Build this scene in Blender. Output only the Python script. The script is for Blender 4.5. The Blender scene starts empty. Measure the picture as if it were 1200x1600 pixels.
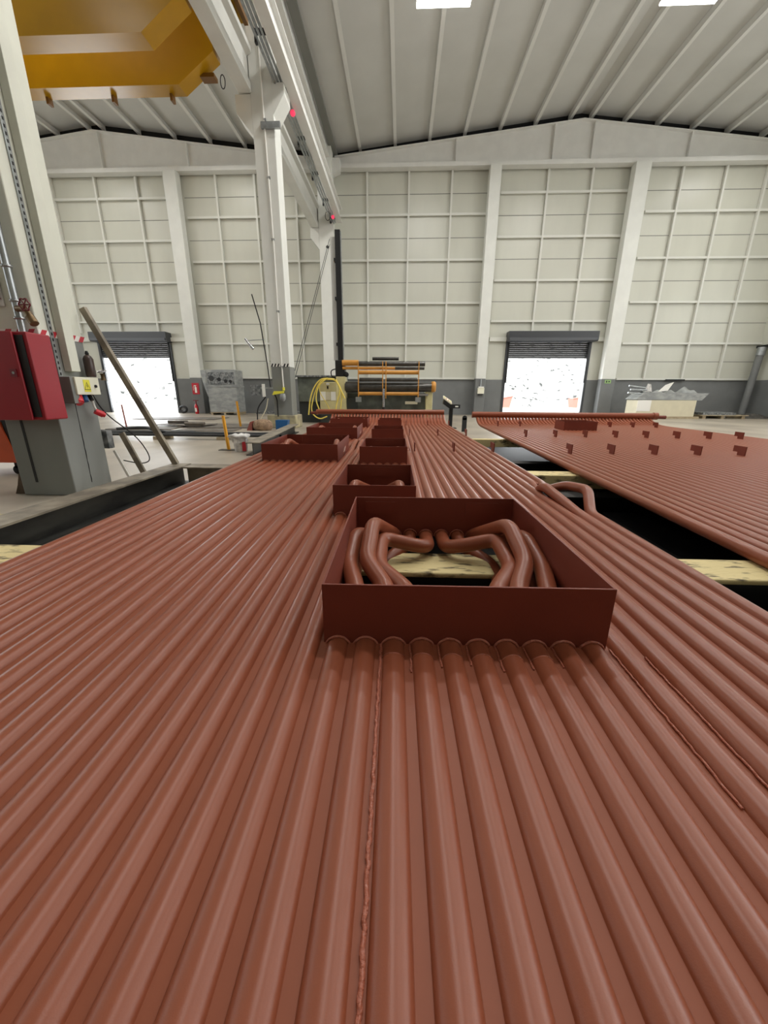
import bpy, math, random
from mathutils import Vector, Matrix
random.seed(7)
C = bpy.context.scene.collection
PI = math.pi

# ------------------------------------------------------------------ camera
cam_d = bpy.data.cameras.new('camera'); cam = bpy.data.objects.new('camera', cam_d); C.objects.link(cam)
cam_d.sensor_fit = 'VERTICAL'; cam_d.sensor_height = 36.0; cam_d.sensor_width = 27.0
cam_d.lens = 13.5; cam_d.clip_start = 0.02; cam_d.clip_end = 300
CAM_H = 1.10; PITCH = math.radians(17.05); YAW = math.radians(2.4); ROLL = math.radians(0.28)
fw = Vector((-math.sin(YAW)*math.cos(PITCH), math.cos(YAW)*math.cos(PITCH), -math.sin(PITCH)))
rt = Vector((math.cos(YAW), math.sin(YAW), 0)); dn = fw.cross(rt)
rt2 = math.cos(ROLL)*rt - math.sin(ROLL)*dn; dn2 = math.sin(ROLL)*rt + math.cos(ROLL)*dn
M = Matrix((rt2, -dn2, -fw)).transposed().to_4x4(); M.translation = Vector((0, 0, CAM_H))
cam.matrix_world = M
bpy.context.scene.camera = cam

# ------------------------------------------------------------------ light, world, exposure
sc = bpy.context.scene
sc.view_settings.view_transform = 'Standard'; sc.view_settings.look = 'None'
sc.view_settings.gamma = 1.0; sc.view_settings.use_curve_mapping = False
sc.view_settings.exposure = 0.0
sc.cycles.use_denoising = True
sc.cycles.max_bounces = 8; sc.cycles.diffuse_bounces = 5; sc.cycles.glossy_bounces = 3
sc.cycles.sample_clamp_indirect = 6.0
w = bpy.data.worlds.new('sky'); sc.world = w; w.use_nodes = True
bg = w.node_tree.nodes['Background']; bg.inputs[0].default_value = (0.86, 0.93, 1.0, 1); bg.inputs[1].default_value = 2.2
sun_d = bpy.data.lights.new('sun', 'SUN'); sun_d.energy = 5.5; sun_d.angle = 0.02; sun_d.color = (1, .97, .92)
sun = bpy.data.objects.new('sun', sun_d); C.objects.link(sun); sun.rotation_euler = Vector((0.45, 0.62, -0.75)).to_track_quat('-Z', 'Y').to_euler()

LAMP_W = 240.0          # each high-bay lamp
def area(name, loc, direction, sx, sy, energy, color=(1, 1, 1)):
    d = bpy.data.lights.new(name, 'AREA'); d.shape = 'RECTANGLE'; d.size = sx; d.size_y = sy; d.energy = energy; d.color = color
    o = bpy.data.objects.new(name, d); C.objects.link(o); o.location = loc
    o.rotation_euler = Vector(direction).to_track_quat('-Z', 'Y').to_euler(); return o
# daylight entering by the loading doors in the far wall; side fill added at unseen right and left windows
area('daylight_right_door', (7.9, 23.2, 1.6), (0, -1, -0.05), 4.2, 2.8, 260, (.93, .97, 1))
area('daylight_left_door', (-15.2, 23.2, 1.6), (0, -1, -0.05), 3.9, 2.8, 260, (.93, .97, 1))
area('daylight_right_windows', (18.75, 7.0, 5.5), (-1, 0, -0.12), 3.4, 20, 1100, (1.0, .99, .97))
area('daylight_left_windows', (-20.1, 13.0, 5.5), (1, 0, -0.05), 3.4, 13, 180, (.95, .97, 1))

# ------------------------------------------------------------------ materials
def s2l(c):
    return tuple(((x/255)/12.92 if x/255 <= .04045 else ((x/255+.055)/1.055)**2.4) for x in c)
MATS = {}
def mat(name, rgb, rough=.5, metal=0.0, var=.0, scale=3.0, bump=0.0, bscale=60.0, rgb2=None, stretch=(1, 1, 1), lo=.4, hi=.65, spec=.5, detail=5, coat=0.0):
    m = bpy.data.materials.new(name); m.use_nodes = True; nt = m.node_tree; b = nt.nodes['Principled BSDF']
    c = s2l(rgb)
    b.inputs['Base Color'].default_value = (*c, 1); b.inputs['Roughness'].default_value = rough
    b.inputs['Metallic'].default_value = metal; b.inputs['Specular IOR Level'].default_value = spec
    if coat: b.inputs['Coat Weight'].default_value = coat; b.inputs['Coat Roughness'].default_value = .25
    if var or rgb2 or bump:
        tc = nt.nodes.new('ShaderNodeTexCoord'); mp = nt.nodes.new('ShaderNodeMapping')
        nt.links.new(tc.outputs['Object'], mp.inputs[0]); mp.inputs['Scale'].default_value = stretch
    if var or rgb2:
        n = nt.nodes.new('ShaderNodeTexNoise'); n.inputs['Scale'].default_value = scale; n.inputs['Detail'].default_value = detail
        nt.links.new(mp.outputs[0], n.inputs['Vector'])
        r = nt.nodes.new('ShaderNodeValToRGB'); nt.links.new(n.outputs[0], r.inputs[0])
        c2 = s2l(rgb2) if rgb2 else tuple(x*(1-var) for x in c)
        r.color_ramp.elements[0].position = lo; r.color_ramp.elements[0].color = (*c2, 1)
        r.color_ramp.elements[1].position = hi; r.color_ramp.elements[1].color = (*c, 1)
        nt.links.new(r.outputs[0], b.inputs['Base Color'])
    if bump:
        n2 = nt.nodes.new('ShaderNodeTexNoise'); n2.inputs['Scale'].default_value = bscale; n2.inputs['Detail'].default_value = 3
        nt.links.new(mp.outputs[0], n2.inputs['Vector'])
        bp = nt.nodes.new('ShaderNodeBump'); bp.inputs['Strength'].default_value = bump; bp.inputs['Distance'].default_value = .01
        nt.links.new(n2.outputs[0], bp.inputs['Height']); nt.links.new(bp.outputs[0], b.inputs['Normal'])
    MATS[name] = m; return m
def emat(name, rgb, strength):
    m = bpy.data.materials.new(name); m.use_nodes = True; b = m.node_tree.nodes['Principled BSDF']
    b.inputs['Base Color'].default_value = (*rgb, 1); b.inputs['Emission Color'].default_value = (*rgb, 1); b.inputs['Emission Strength'].default_value = strength
    MATS[name] = m; return m
mat('primer', (140, 75, 50), .37, var=.04, scale=3, bump=.04, bscale=420, spec=.4)
mat('primer_fin', (144, 78, 52), .52, var=.06, scale=5, spec=.35)
mat('primer_plate', (120, 53, 37), .5, var=.10, scale=4, bump=.04, bscale=250, spec=.4)
mat('primer_weld', (168, 96, 74), .3, bump=.5, bscale=160)
mat('wall_panel', (202, 202, 190), .34, var=.05, scale=1.2, stretch=(1, 1, .25))
mat('wall_joint', (128, 128, 122), .7)
mat('girt_paint', (214, 214, 206), .5)
mat('roof_panel', (206, 206, 202), .6, var=.05, scale=.8, bump=.12, bscale=30)
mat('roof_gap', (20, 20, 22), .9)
mat('white_steel', (226, 226, 222), .5, var=.05, scale=2)
mat('purlin_paint', (222, 222, 218), .5)
mat('concrete_white', (225, 226, 220), .62, var=.06, scale=1.5, bump=.05, bscale=40)
mat('concrete_cream', (224, 226, 212), .62, var=.08, scale=2.0, bump=.05, bscale=40)
mat('band_grey', (118, 120, 120), .55, var=.12, scale=1.5)
mat('column_grey', (136, 138, 134), .5, var=.14, scale=2.2, bump=.05, bscale=30, stretch=(1, 1, .3))
mat('concrete_floor', (172, 162, 146), .42, rgb2=(140, 130, 116), scale=.7, bump=.05, bscale=8, detail=10, stretch=(1, .6, 1), lo=.35, hi=.62)
mat('pedestal_concrete', (186, 176, 140), .85, rgb2=(150, 142, 120), scale=4, bump=.3, bscale=20)
mat('crane_yellow', (188, 140, 12), .28, var=.08, scale=2)
mat('crane_brown', (120, 80, 20), .5)
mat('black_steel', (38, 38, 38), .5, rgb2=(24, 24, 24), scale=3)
mat('mill_steel', (66, 66, 62), .48, metal=.3, rgb2=(38, 38, 38), scale=5, bump=.08, bscale=25, stretch=(1, .3, 1))
mat('dusty_steel', (150, 140, 122), .6, rgb2=(108, 100, 88), scale=5)
mat('timber', (220, 202, 148), .75, rgb2=(96, 84, 60), scale=4, stretch=(2.2, 7, 4), bump=.35, bscale=14, lo=.34, hi=.45, detail=10)
mat('galvanised', (178, 182, 184), .35, metal=.8, var=.2, scale=8)
mat('chrome', (200, 200, 205), .2, metal=1)
mat('cabinet_red', (156, 24, 38), .4, var=.06, scale=3)
mat('plastic_red', (214, 40, 52), .35)
mat('plastic_blue', (30, 92, 150), .4)
mat('tape_red', (190, 38, 52), .5)
mat('paint_black', (22, 22, 24), .45)
mat('rubber_black', (18, 18, 18), .7)
mat('shutter_grey', (82, 84, 88), .45, metal=.2)
mat('hood_grey', (58, 60, 64), .4)
mat('box_cream', (232, 230, 210), .45)
mat('cream_paint', (206, 196, 148), .5, var=.12, scale=4)
mat('machine_green', (112, 118, 108), .55, rgb2=(76, 80, 74), scale=2)
mat('machine_dark', (46, 50, 48), .6)
mat('roller_steel', (84, 82, 78), .32, metal=.5, var=.3, scale=6)
mat('machine_orange', (208, 146, 62), .45, var=.1, scale=4)
mat('hose_yellow', (226, 202, 92), .5)
mat('label_yellow', (232, 224, 70), .5)
mat('paper_white', (238, 236, 230), .6)
mat('brass_old', (122, 98, 66), .45, metal=.5, var=.3, scale=20)
mat('wheel_red', (120, 34, 44), .5)
mat('brown_bottle', (72, 56, 50), .35, var=.2, scale=9)
mat('post_yellow', (226, 160, 40), .55)
mat('post_red', (150, 80, 70), .6)
mat('sack_white', (228, 226, 222), .6, rgb2=(186, 182, 178), scale=10)
mat('sack_brown', (168, 140, 112), .9, rgb2=(128, 104, 84), scale=10)
mat('rubble_brown', (104, 86, 70), .9, var=.4, scale=9)
mat('film_wrap', (168, 170, 168), .3, rgb2=(140, 143, 143), scale=3, bump=.25, bscale=4, stretch=(1, 1, 2.5))
mat('stuff_grey', (150, 152, 152), .5, rgb2=(84, 88, 90), scale=12)
mat('orange_red', (206, 84, 40), .5, var=.1, scale=4)
mat('pipe_dark', (56, 58, 60), .4, metal=.3)
mat('plate_dark', (128, 118, 106), .6, rgb2=(92, 86, 80), scale=3)
mat('green_sign', (150, 184, 120), .5)
mat('crate_cream', (214, 206, 180), .7, var=.06, scale=3)
mat('pallet_wood', (176, 160, 132), .8, var=.2, scale=8)
mat('tarp_dark', (88, 84, 78), .8, rgb2=(60, 58, 54), scale=7, bump=.5, bscale=8)
mat('outside_ground', (236, 232, 224), .9)
mat('outside_rock', (250, 248, 244), .95, rgb2=(84, 86, 84), scale=1.5, detail=5, lo=.37, hi=.42, stretch=(1, 1.5, 1.5))
mat('skip_red', (190, 128, 116), .6)
emat('lamp_glow', (1, .99, .95), 14)
emat('red_led', (.9, .05, .12), .8)
emat('window_glow', (.95, .98, 1), 2.0)

# ------------------------------------------------------------------ mesh helpers
class MB:
    def __init__(s): s.v = []; s.f = []; s.mi = []; s.sm = []
    def add(s, vs, fs, mi=0, smooth=False):
        n = len(s.v); s.v += [tuple(a) for a in vs]
        for f in fs: s.f.append([i+n for i in f]); s.mi.append(mi); s.sm.append(smooth)
        return s
    def box(s, x0, x1, y0, y1, z0, z1, mi=0):
        vs = [(x, y, z) for z in (z0, z1) for y in (y0, y1) for x in (x0, x1)]
        return s.add(vs, [(0, 2, 3, 1), (4, 5, 7, 6), (0, 1, 5, 4), (2, 6, 7, 3), (0, 4, 6, 2), (1, 3, 7, 5)], mi)
    def prism(s, prof, axis, a0, a1, mi=0, smooth=False):
        # prof: list of 2D pts; axis 'x': (y,z), 'y': (x,z), 'z': (x,y)
        def P(p, a): return {'x': (a, p[0], p[1]), 'y': (p[0], a, p[1]), 'z': (p[0], p[1], a)}[axis]
        n = len(prof); vs = [P(p, a0) for p in prof]+[P(p, a1) for p in prof]
        s.add(vs, [tuple(range(n)), tuple(range(2*n-1, n-1, -1))], mi)
        return s.add(vs, [(i, (i+1) % n, n+(i+1) % n, n+i) for i in range(n)], mi, smooth)
    def tube(s, pts, r, seg=12, mi=0, cap=True, closed=False):
        pts = [Vector(p) for p in pts]; n = len(pts); rings = []
        T = []
        for i in range(n):
            if closed: t = pts[(i+1) % n]-pts[i-1]
            else: t = pts[min(i+1, n-1)]-pts[max(i-1, 0)]
            T.append(t.normalized())
        up = Vector((0, 0, 1)) if abs(T[0].z) < .9 else Vector((1, 0, 0))
        N = (up-T[0]*up.dot(T[0])).normalized()
        vs = []
        for i in range(n):
            N = (N-T[i]*N.dot(T[i])).normalized(); B = T[i].cross(N)
            rr = r[i] if isinstance(r, (list, tuple)) else r
            for k in range(seg):
                a = 2*PI*k/seg; vs.append(pts[i]+N*math.cos(a)*rr+B*math.sin(a)*rr)
        fs = []
        for i in range(n if closed else n-1):
            j = (i+1) % n
            for k in range(seg):
                k2 = (k+1) % seg; fs.append((i*seg+k, i*seg+k2, j*seg+k2, j*seg+k))
        s.add(vs, fs, mi, True)
        if cap and not closed:
            s.add(vs[:seg], [tuple(range(seg-1, -1, -1))], mi); s.add(vs[-seg:], [tuple(range(seg))], mi)
        return s
    def cyl(s, p0, p1, r, seg=20, mi=0): return s.tube([p0, p1], r, seg, mi)
    def strip(s, pts, wdt, th, mi=0):
        # flat bar along path in yz plane, width along x
        vs = []; n = len(pts)
        for p in pts:
            x, y, z = p
            vs += [(x-wdt/2, y, z-th/2), (x+wdt/2, y, z-th/2), (x+wdt/2, y, z+th/2), (x-wdt/2, y, z+th/2)]
        fs = []
        for i in range(n-1):
            for k in range(4):
                k2 = (k+1) % 4; fs.append((i*4+k, i*4+k2, i*4+4+k2, i*4+4+k))
        fs += [(3, 2, 1, 0), tuple(range(4*n-4, 4*n))]
        return s.add(vs, fs, mi)
    def obox(s, c, ax, ay, az, mi=0):
        c, ax, ay, az = map(Vector, (c, ax, ay, az))
        vs = [c+ax*x+ay*y+az*z for z in (-1, 1) for y in (-1, 1) for x in (-1, 1)]
        return s.add(vs, [(0, 2, 3, 1), (4, 5, 7, 6), (0, 1, 5, 4), (2, 6, 7, 3), (0, 4, 6, 2), (1, 3, 7, 5)], mi)
    def lathe(s, c, prof, seg=20, mi=0, axis='z'):
        vs = []
        for r, h in prof:
            for k in range(seg):
                a = 2*PI*k/seg
                p = {'z': (math.cos(a)*r, math.sin(a)*r, h), 'x': (h, math.cos(a)*r, math.sin(a)*r), 'y': (math.sin(a)*r, h, math.cos(a)*r)}[axis]
                vs.append((c[0]+p[0], c[1]+p[1], c[2]+p[2]))
        fs = []
        for i in range(len(prof)-1):
            for k in range(seg):
                k2 = (k+1) % seg; fs.append((i*seg+k, i*seg+k2, (i+1)*seg+k2, (i+1)*seg+k))
        s.add(vs, fs, mi, True)
        s.add(vs[:seg], [tuple(range(seg-1, -1, -1))], mi); s.add(vs[-seg:], [tuple(range(seg))], mi)
        return s
    def build(s, name, mats, parent=None, bevel=0):
        me = bpy.data.meshes.new(name); me.from_pydata(s.v, [], s.f)
        if not isinstance(mats, (list, tuple)): mats = [mats]
        for m in mats: me.materials.append(MATS[m])
        me.polygons.foreach_set('material_index', s.mi); me.polygons.foreach_set('use_smooth', s.sm); me.update()
        import bmesh
        bm = bmesh.new(); bm.from_mesh(me); bmesh.ops.recalc_face_normals(bm, faces=bm.faces); bm.to_mesh(me); bm.free()
        o = bpy.data.objects.new(name, me); C.objects.link(o)
        if parent: o.parent = parent
        if bevel:
            b = o.modifiers.new('bevel', 'BEVEL'); b.width = bevel; b.segments = 2; b.limit_method = 'ANGLE'
        return o
def tag(o, label=None, cat=None, group=None, kind=None):
    if label: o['label'] = label
    if cat: o['category'] = cat
    if group: o['group'] = group
    if kind: o['kind'] = kind
    return o
def empty(name, loc, label, cat, group=None, rz=0):
    o = bpy.data.objects.new(name, None); C.objects.link(o); o.location = loc; o.rotation_euler = (0, 0, rz); o.empty_display_size = .1
    return tag(o, label, cat, group)
def fillet(pts, r, n=6):
    pts = [Vector(p) for p in pts]; out = [pts[0]]
    for i in range(1, len(pts)-1):
        a, b, c = pts[i-1], pts[i], pts[i+1]
        d1 = min(r, (b-a).length*.48); d2 = min(r, (c-b).length*.48)
        p0 = b+(a-b).normalized()*d1; p1 = b+(c-b).normalized()*d2
        for k in range(n+1):
            t = k/n; out.append((1-t)**2*p0+2*t*(1-t)*b+t*t*p1)
    out.append(pts[-1]); return out
def wavy(pts, amp, step):
    out = []
    for a, b in zip(pts[:-1], pts[1:]):
        a, b = Vector(a), Vector(b); n = max(1, int((b-a).length/step))
        for i in range(n):
            out.append(a.lerp(b, i/n)+Vector((random.uniform(-amp, amp), 0, random.uniform(-amp, amp)*.6)))
    out.append(Vector(pts[-1])); return out
def cable(o, pts, r=.006, m='rubber_black', name=None, parent=None):
    pass

# ------------------------------------------------------------------ the hall
YW = 22.9; XL = -20.3; XR = 18.95; YB = -16.0; ZE = 11.6
def roofz(x):
    if x >= -3.6: return 13.62-.106*abs(x-8.15)
    return 13.62-.118*abs(x+15.1)
tag(MB().box(XL, XR, YB, YW+.3, -.3, 0).build('floor', 'concrete_floor'), kind='structure')
# far wall with two door openings
D1 = (-17.1, -13.1); D2 = (5.75, 10.05); DH = 3.95
def wall_far():
    m = MB()
    m.box(XL, D1[0], YW, YW+.3, 0, ZE+2.3); m.box(D1[1], D2[0], YW, YW+.3, 0, ZE+2.3); m.box(D2[1], XR, YW, YW+.3, 0, ZE+2.3)
    for d in (D1, D2): m.box(d[0], d[1], YW, YW+.3, DH, ZE+2.3)
    # horizontal panel joints
    for z in [2.85, 4.75, 6.72, 8.72, 10.6]:
        for a, b in ((-11.2, 4.1), (11.4, XR)): m.box(a, b, YW-.006, YW, z-.015, z+.015, 1)
    for z in [5.8, 7.75, 9.65]:
        for a, b in ((XL, -11.8), (4.5, 10.8)): m.box(a, b, YW-.006, YW, z-.015, z+.015, 1)
    return m.build('wall_far', ['wall_panel', 'wall_joint'])
wf = tag(wall_far(), kind='structure')
b = MB()
for a0, b0 in ((XL, D1[0]-.12), (D1[1]+.12, D2[0]-.12), (D2[1]+.12, XR)): b.box(a0, b0, YW-.04, YW-.007, 0, 1.9)
b.build('painted_dado', 'band_grey', wf)
COLX = [-11.5, 4.4, 11.35]     # front edges of the wall columns
def girts(x0, x1, zs, skip=None):
    for z in zs:
        if skip and z < 4.6:
            continue
        MB().box(x0, x1, YW-.14, YW-.03, z-.05, z+.05).build('girt', 'girt_paint', wf)
ZA = [1.96, 3.75, 5.73, 7.72, 9.70]; ZB = [4.85, 6.77, 8.70, 10.56]
girts(-3.7, 4.1, ZA); girts(-11.1, -3.7, ZA); girts(11.75, XR, ZA); girts(4.7, 11.1, ZB); girts(XL, -11.9, ZB)
for a0, b0 in ((4.7, 5.6), (10.2, 11.1), (-12.95, -11.9), (XL, -17.3)): MB().box(a0, b0, YW-.16, YW-.03, 3.86, 4.06).build('girt', 'girt_paint', wf)
for x in (-1.86, .2, 2.3, -5.45, -7.5, -9.47, 13.2, 15.2, 17.1):
    MB().box(x-.045, x+.045, YW-.16, YW-.02, 1.9, 11.5).build('stud', 'girt_paint', wf)
for x in (6.92, 9.01, -13.55, -15.7, -18.0, -19.3):
    MB().box(x-.045, x+.045, YW-.16, YW-.02, 4.3, 11.5).build('stud', 'girt_paint', wf)
# side and rear walls
def side_wall(name, x0, x1, wy):
    m = MB(); m.box(x0, x1, YB, YW, 1.9, 3.6); m.box(x0, x1, YB, YW, 7.4, 12.6); m.box(x0, x1, YB, YW, 0, 1.9, 1)
    m.box(x0, x1, YB, -8, 3.6, 7.4); m.box(x0, x1, 20, YW, 3.6, 7.4)
    return tag(m.build(name, ['wall_panel', 'band_grey']), kind='structure')
side_wall('wall_right', XR, XR+.3, 0); side_wall('wall_left', XL-.3, XL, 0)
for i, x in enumerate((XR+.12, XL-.18)):  # glowing window bands out of view, added for light from the sides
    wn = MB(); wn.box(x, x+.04, -8, 20, 3.6, 7.4)
    wo = tag(wn.build('window_%d' % (i+1), 'window_glow'), kind='structure')
    fr = MB()
    for y in range(-8, 21, 2): fr.box(x-.06, x+.1, y-.04, y+.04, 3.6, 7.4)
    fr.box(x-.06, x+.1, -8, 20, 5.45, 5.55); fr.build('window_frame', 'girt_paint', wo)
tag(MB().box(XL-.3, XR+.3, YB-.3, YB, 0, 13.7).build('wall_rear', 'wall_panel'), kind='structure')
# roof
def roof():
    m = MB()
    prof = [(XL-.3, roofz(XL-.3)), (-15.1, 13.62), (-3.6, roofz(-3.61)), (8.15, 13.62), (XR+.3, roofz(XR+.3))]
    prof += [(x, z+.25) for x, z in reversed(prof)]
    m.prism(prof, 'y', YB-.3, YW+.3)
    return tag(m.build('ceiling', 'roof_panel'), kind='structure')
rf = roof()
def purlin(x):
    z = roofz(x); m = MB()
    m.box(x-.05, x+.05, -2.0, YW-.02, z-.22, z-.0); m.box(x-.05, x+.09, -2.0, YW-.02, z-.225, z-.21)
    m.build('purlin', 'purlin_paint', rf)
for x in (-2.2, -.52, 1.12, 2.77, 4.41, 6.03, 7.6, 8.55, 10.1, 11.6, 13.2, 14.8, 16.4, 18.0): purlin(x)
for x in (-15.45, -14.75, -13.0, -11.25, -9.5, -7.8, -6.1, -4.6, -17.1, -18.8): purlin(x)
MB().box(XL, XR, YW-.03, YW-.01, 11.7, 13.62).build('shadow_gap', 'roof_gap', rf)  # black plate standing in for the shade between roof and gable beam
# gable beams (one per bay) under the roof against the far wall
def gable(name, x0, x1, xr, label):
    t = empty(name, ((x0+x1)/2, YW-.3, 11.6), label, 'beam')
    X = (x0+x1)/2
    def P(x, z): return (x-X, z-11.6)
    zr = lambda x: roofz(x)-.46
    m = MB(); m.prism([P(x0, 11.6), P(x1, 11.6), P(x1, zr(x1)), P(xr, zr(xr)), P(x0, zr(x0))], 'y', -.03, .03); m.build('web', 'white_steel', t)
    m = MB(); m.box(x0-X, x1-X, -.2, .2, -.1, .08); m.build('bottom_flange', 'white_steel', t)
    m = MB(); m.prism([P(x0, zr(x0)), P(xr, zr(xr)), P(x1, zr(x1)), P(x1, zr(x1)+.05), P(xr, zr(xr)+.05), P(x0, zr(x0)+.05)], 'y', -.2, .2); m.build('top_flange', 'white_steel', t)
    return t, X, zr
g1, GX, gz = gable('gable_beam', -3.4, XR-.05, 8.15, 'long white tapered steel beam under the right bay roof ridge on the far wall')
for x in (2.4, 6.9, 8.7, 13.1): MB().box(x-GX-.03, x-GX+.03, -.18, -.03, .08, gz(x)-11.6).build('stiffener', 'white_steel', g1)
g2, GX, gz = gable('gable_beam', XL+.05, -3.8, -15.1, 'white tapered steel beam on the far wall above the left bay behind the crane')
for x in (-14.9, -10.6, -6.6): MB().box(x-GX-.03, x-GX+.03, -.18, -.03, .08, gz(x)-11.6).build('stiffener', 'white_steel', g2)

# ------------------------------------------------------------------ far wall columns
def wall_column(x0, x1, y0, y1, ztop, label, name='wall_column'):
    t = empty(name, ((x0+x1)/2, (y0+y1)/2, 0), label, 'column')
    hx, hy = (x1-x0)/2, (y1-y0)/2
    MB().box(-hx, hx, -hy, hy, 1.93, ztop).build('shaft', 'concrete_white', t, bevel=.015)
    MB().box(-hx-.003, hx+.003, -hy-.003, hy, 0, 1.93).build('painted_base', 'band_grey', t, bevel=.015)
    return t
wall_column(-11.85, -11.2, 22.25, 22.7, 11.5, 'white square column with grey painted base beside the left loading door')
wall_column(4.02, 4.55, 22.25, 22.7, 11.5, 'white square column with small switch box on its grey base left of the right loading door')
wall_column(10.72, 11.42, 22.25, 22.7, 11.5, 'white square column with small green exit plate right of the right loading door')

# ------------------------------------------------------------------ loading doors
def door(n, x0, x1):
    d = MB(); d.box(x0-.12, x0, YW-.1, YW+.02, 0, DH); d.box(x1, x1+.12, YW-.1, YW+.02, 0, DH)
    o = tag(d.build('door_%d' % n, 'hood_grey'), kind='structure')
    h = MB(); h.prism([(YW-.62, 3.9), (YW-.55, 3.82), (YW-.05, 3.82), (YW-.05, 4.3), (YW-.62, 4.3)], 'x', x0-.15, x1+.2)
    h.build('shutter_hood', 'hood_grey', o)
    MB().box(x0-.1, x1+.15, YW-.66, YW-.6, 3.86, 3.98).build('hood_lip', 'shutter_grey', o)
    s = MB(); z = 3.02
    while z < 3.95:
        s.prism([(YW+.06, z), (YW+.035, z+.05), (YW+.06, z+.095), (YW+.09, z+.095), (YW+.09, z)], 'x', x0, x1); z += .1
    s.build('roller_shutter', 'shutter_grey', o)
    r = MB(); r.box(x0-.02, x0+.05, YW-.14, YW-.02, 1.75, 3.9); r.box(x1-.05, x1+.02, YW-.14, YW-.02, 1.75, 3.9); r.build('guide_rail', 'paint_black', o)
    return o
door(1, *D1); door(2, *D2)

# outside
tag(MB().box(-60, 60, YW+.35, 62, -.32, -.02).build('ground_outside', 'outside_ground'), kind='structure')
m = MB(); nx, ny = 60, 14; vs = []
for j in range(ny+1):
    for i in range(nx+1):
        x = -70+140*i/nx; y = 40+j*1.6
        vs.append((x, y+random.uniform(-.5, .5), -.1+ (j*1.0+random.uniform(-.35, .35) if j else 0)))
m.add(vs, [(j*(nx+1)+i, j*(nx+1)+i+1, (j+1)*(nx+1)+i+1, (j+1)*(nx+1)+i) for j in range(ny) for i in range(nx)])
tag(m.build('rock_slope', 'outside_rock'), kind='structure')
def skip(x, y, label, s=1):
    t = empty('waste_skip', (x, y, -.02), label, 'skip')
    mm = MB(); mm.prism([(-.9*s, 0), (.7*s, 0), (1.15*s, 1.0), (-1.2*s, .8)], 'y', -.6, .6); mm.build('skip_body', 'skip_red', t)
    MB().tube([(-1.2*s, -.62, .8), (1.15*s, -.62, 1.0)], .04, 8).build('skip_rim', 'skip_red', t)
skip(16.6, 38.5, 'faded red waste skip outside near the middle of the right loading door', .55)
skip(9.6, 37.5, 'small red skip corner outside at the left edge of the right loading door', .45)

# ------------------------------------------------------------------ crane columns, runway beams
def col_at(y0, ztop, label, has_corbel=True, x0=-4.2, x1=-3.6, y1=None, base='column_grey', split=1.93, shaft='concrete_white'):
    y1 = y1 or y0+.6
    t = empty('crane_column', ((x0+x1)/2, (y0+y1)/2, 0), label, 'column')
    hx, hy = (x1-x0)/2, (y1-y0)/2
    MB().box(-hx, hx, -hy, hy, split, ztop).build('shaft', shaft, t, bevel=.012)
    MB().box(-hx-.002, hx+.002, -hy-.002, hy+.002, 0, split).build('painted_base', base, t, bevel=.012)
    if has_corbel:
        m = MB(); m.prism([(-hx, 7.9), (-hx-.42, 8.4), (-hx-.42, 8.8), (-hx, 8.8)], 'y', -hy, hy); m.build('corbel', 'concrete_white', t, bevel=.01)
        if y0 < 20: m = MB(); m.prism([(hx, 8.35), (hx+.32, 8.8), (hx+.32, 9.03), (hx, 9.03)], 'y', -hy, hy); m.build('corbel', 'concrete_white', t, bevel=.01)
    return t
near = col_at(4.0, 12.1, 'nearest column, cream above a red and white tape line and grey below, behind the red cabinet', split=1.66, shaft='concrete_cream', y1=4.55)
mid = col_at(13.0, 12.1, 'middle crane column with black and white tape line and white conduit on its front')
far = col_at(21.7, 12.1, 'farthest crane column, standing behind the plate rolling machine', x0=-4.15, x1=-3.45, split=1.95, base='band_grey', y1=22.3)
# groove and crack lines of the near column
m = MB(); m.box(-.13, -.105, -.282, -.274, .15, 1.0); m.build('groove', 'paint_black', near)
m = MB(); m.tube(wavy([(.304, -.03, .1), (.304, -.02, 1.12)], .003, .05), .004, 6); m.build('groove', 'paint_black', near)
# tape lines
def tape(t, hx, hy, z, n, mr, ml, side=True, h=.06):
    m = MB(); step = 2*hx/n
    m.box(-hx-.004, hx+.004, -hy-.006, -hy-.003, z, z+h, 1)
    for i in range(n):
        x = -hx+i*step; m.add([(x, -hy-.008, z), (x+step*.5, -hy-.008, z), (x+step*.85, -hy-.008, z+h), (x+step*.35, -hy-.008, z+h)], [(0, 1, 2, 3)], 0)
    if side:
        m.box(hx+.003, hx+.006, -hy, hy, z, z+h, 1)
        for i in range(n):
            y = -hy+i*step; m.add([(hx+.008, y, z), (hx+.008, y+step*.5, z), (hx+.008, y+step*.85, z+h), (hx+.008, y+step*.35, z+h)], [(0, 1, 2, 3)], 0)
    m.build('hazard_tape', [mr, ml], t)
tape(near, .3, .275, 1.64, 5, 'tape_red', 'paper_white')
tape(mid, .3, .3, 1.93, 6, 'paint_black', 'paper_white', side=False, h=.09)
# mid column pedestal
MB().box(-.55, .42, -.35, .5, 0, .42).build('pedestal', 'pedestal_concrete', mid, bevel=.03)
# small round hole in far column
MB().lathe((.05, -.31, 8.0-.0), [(.07, -.0), (.07, .02)], 14, axis='y').build('bolt_hole', 'paint_black', far)

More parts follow.
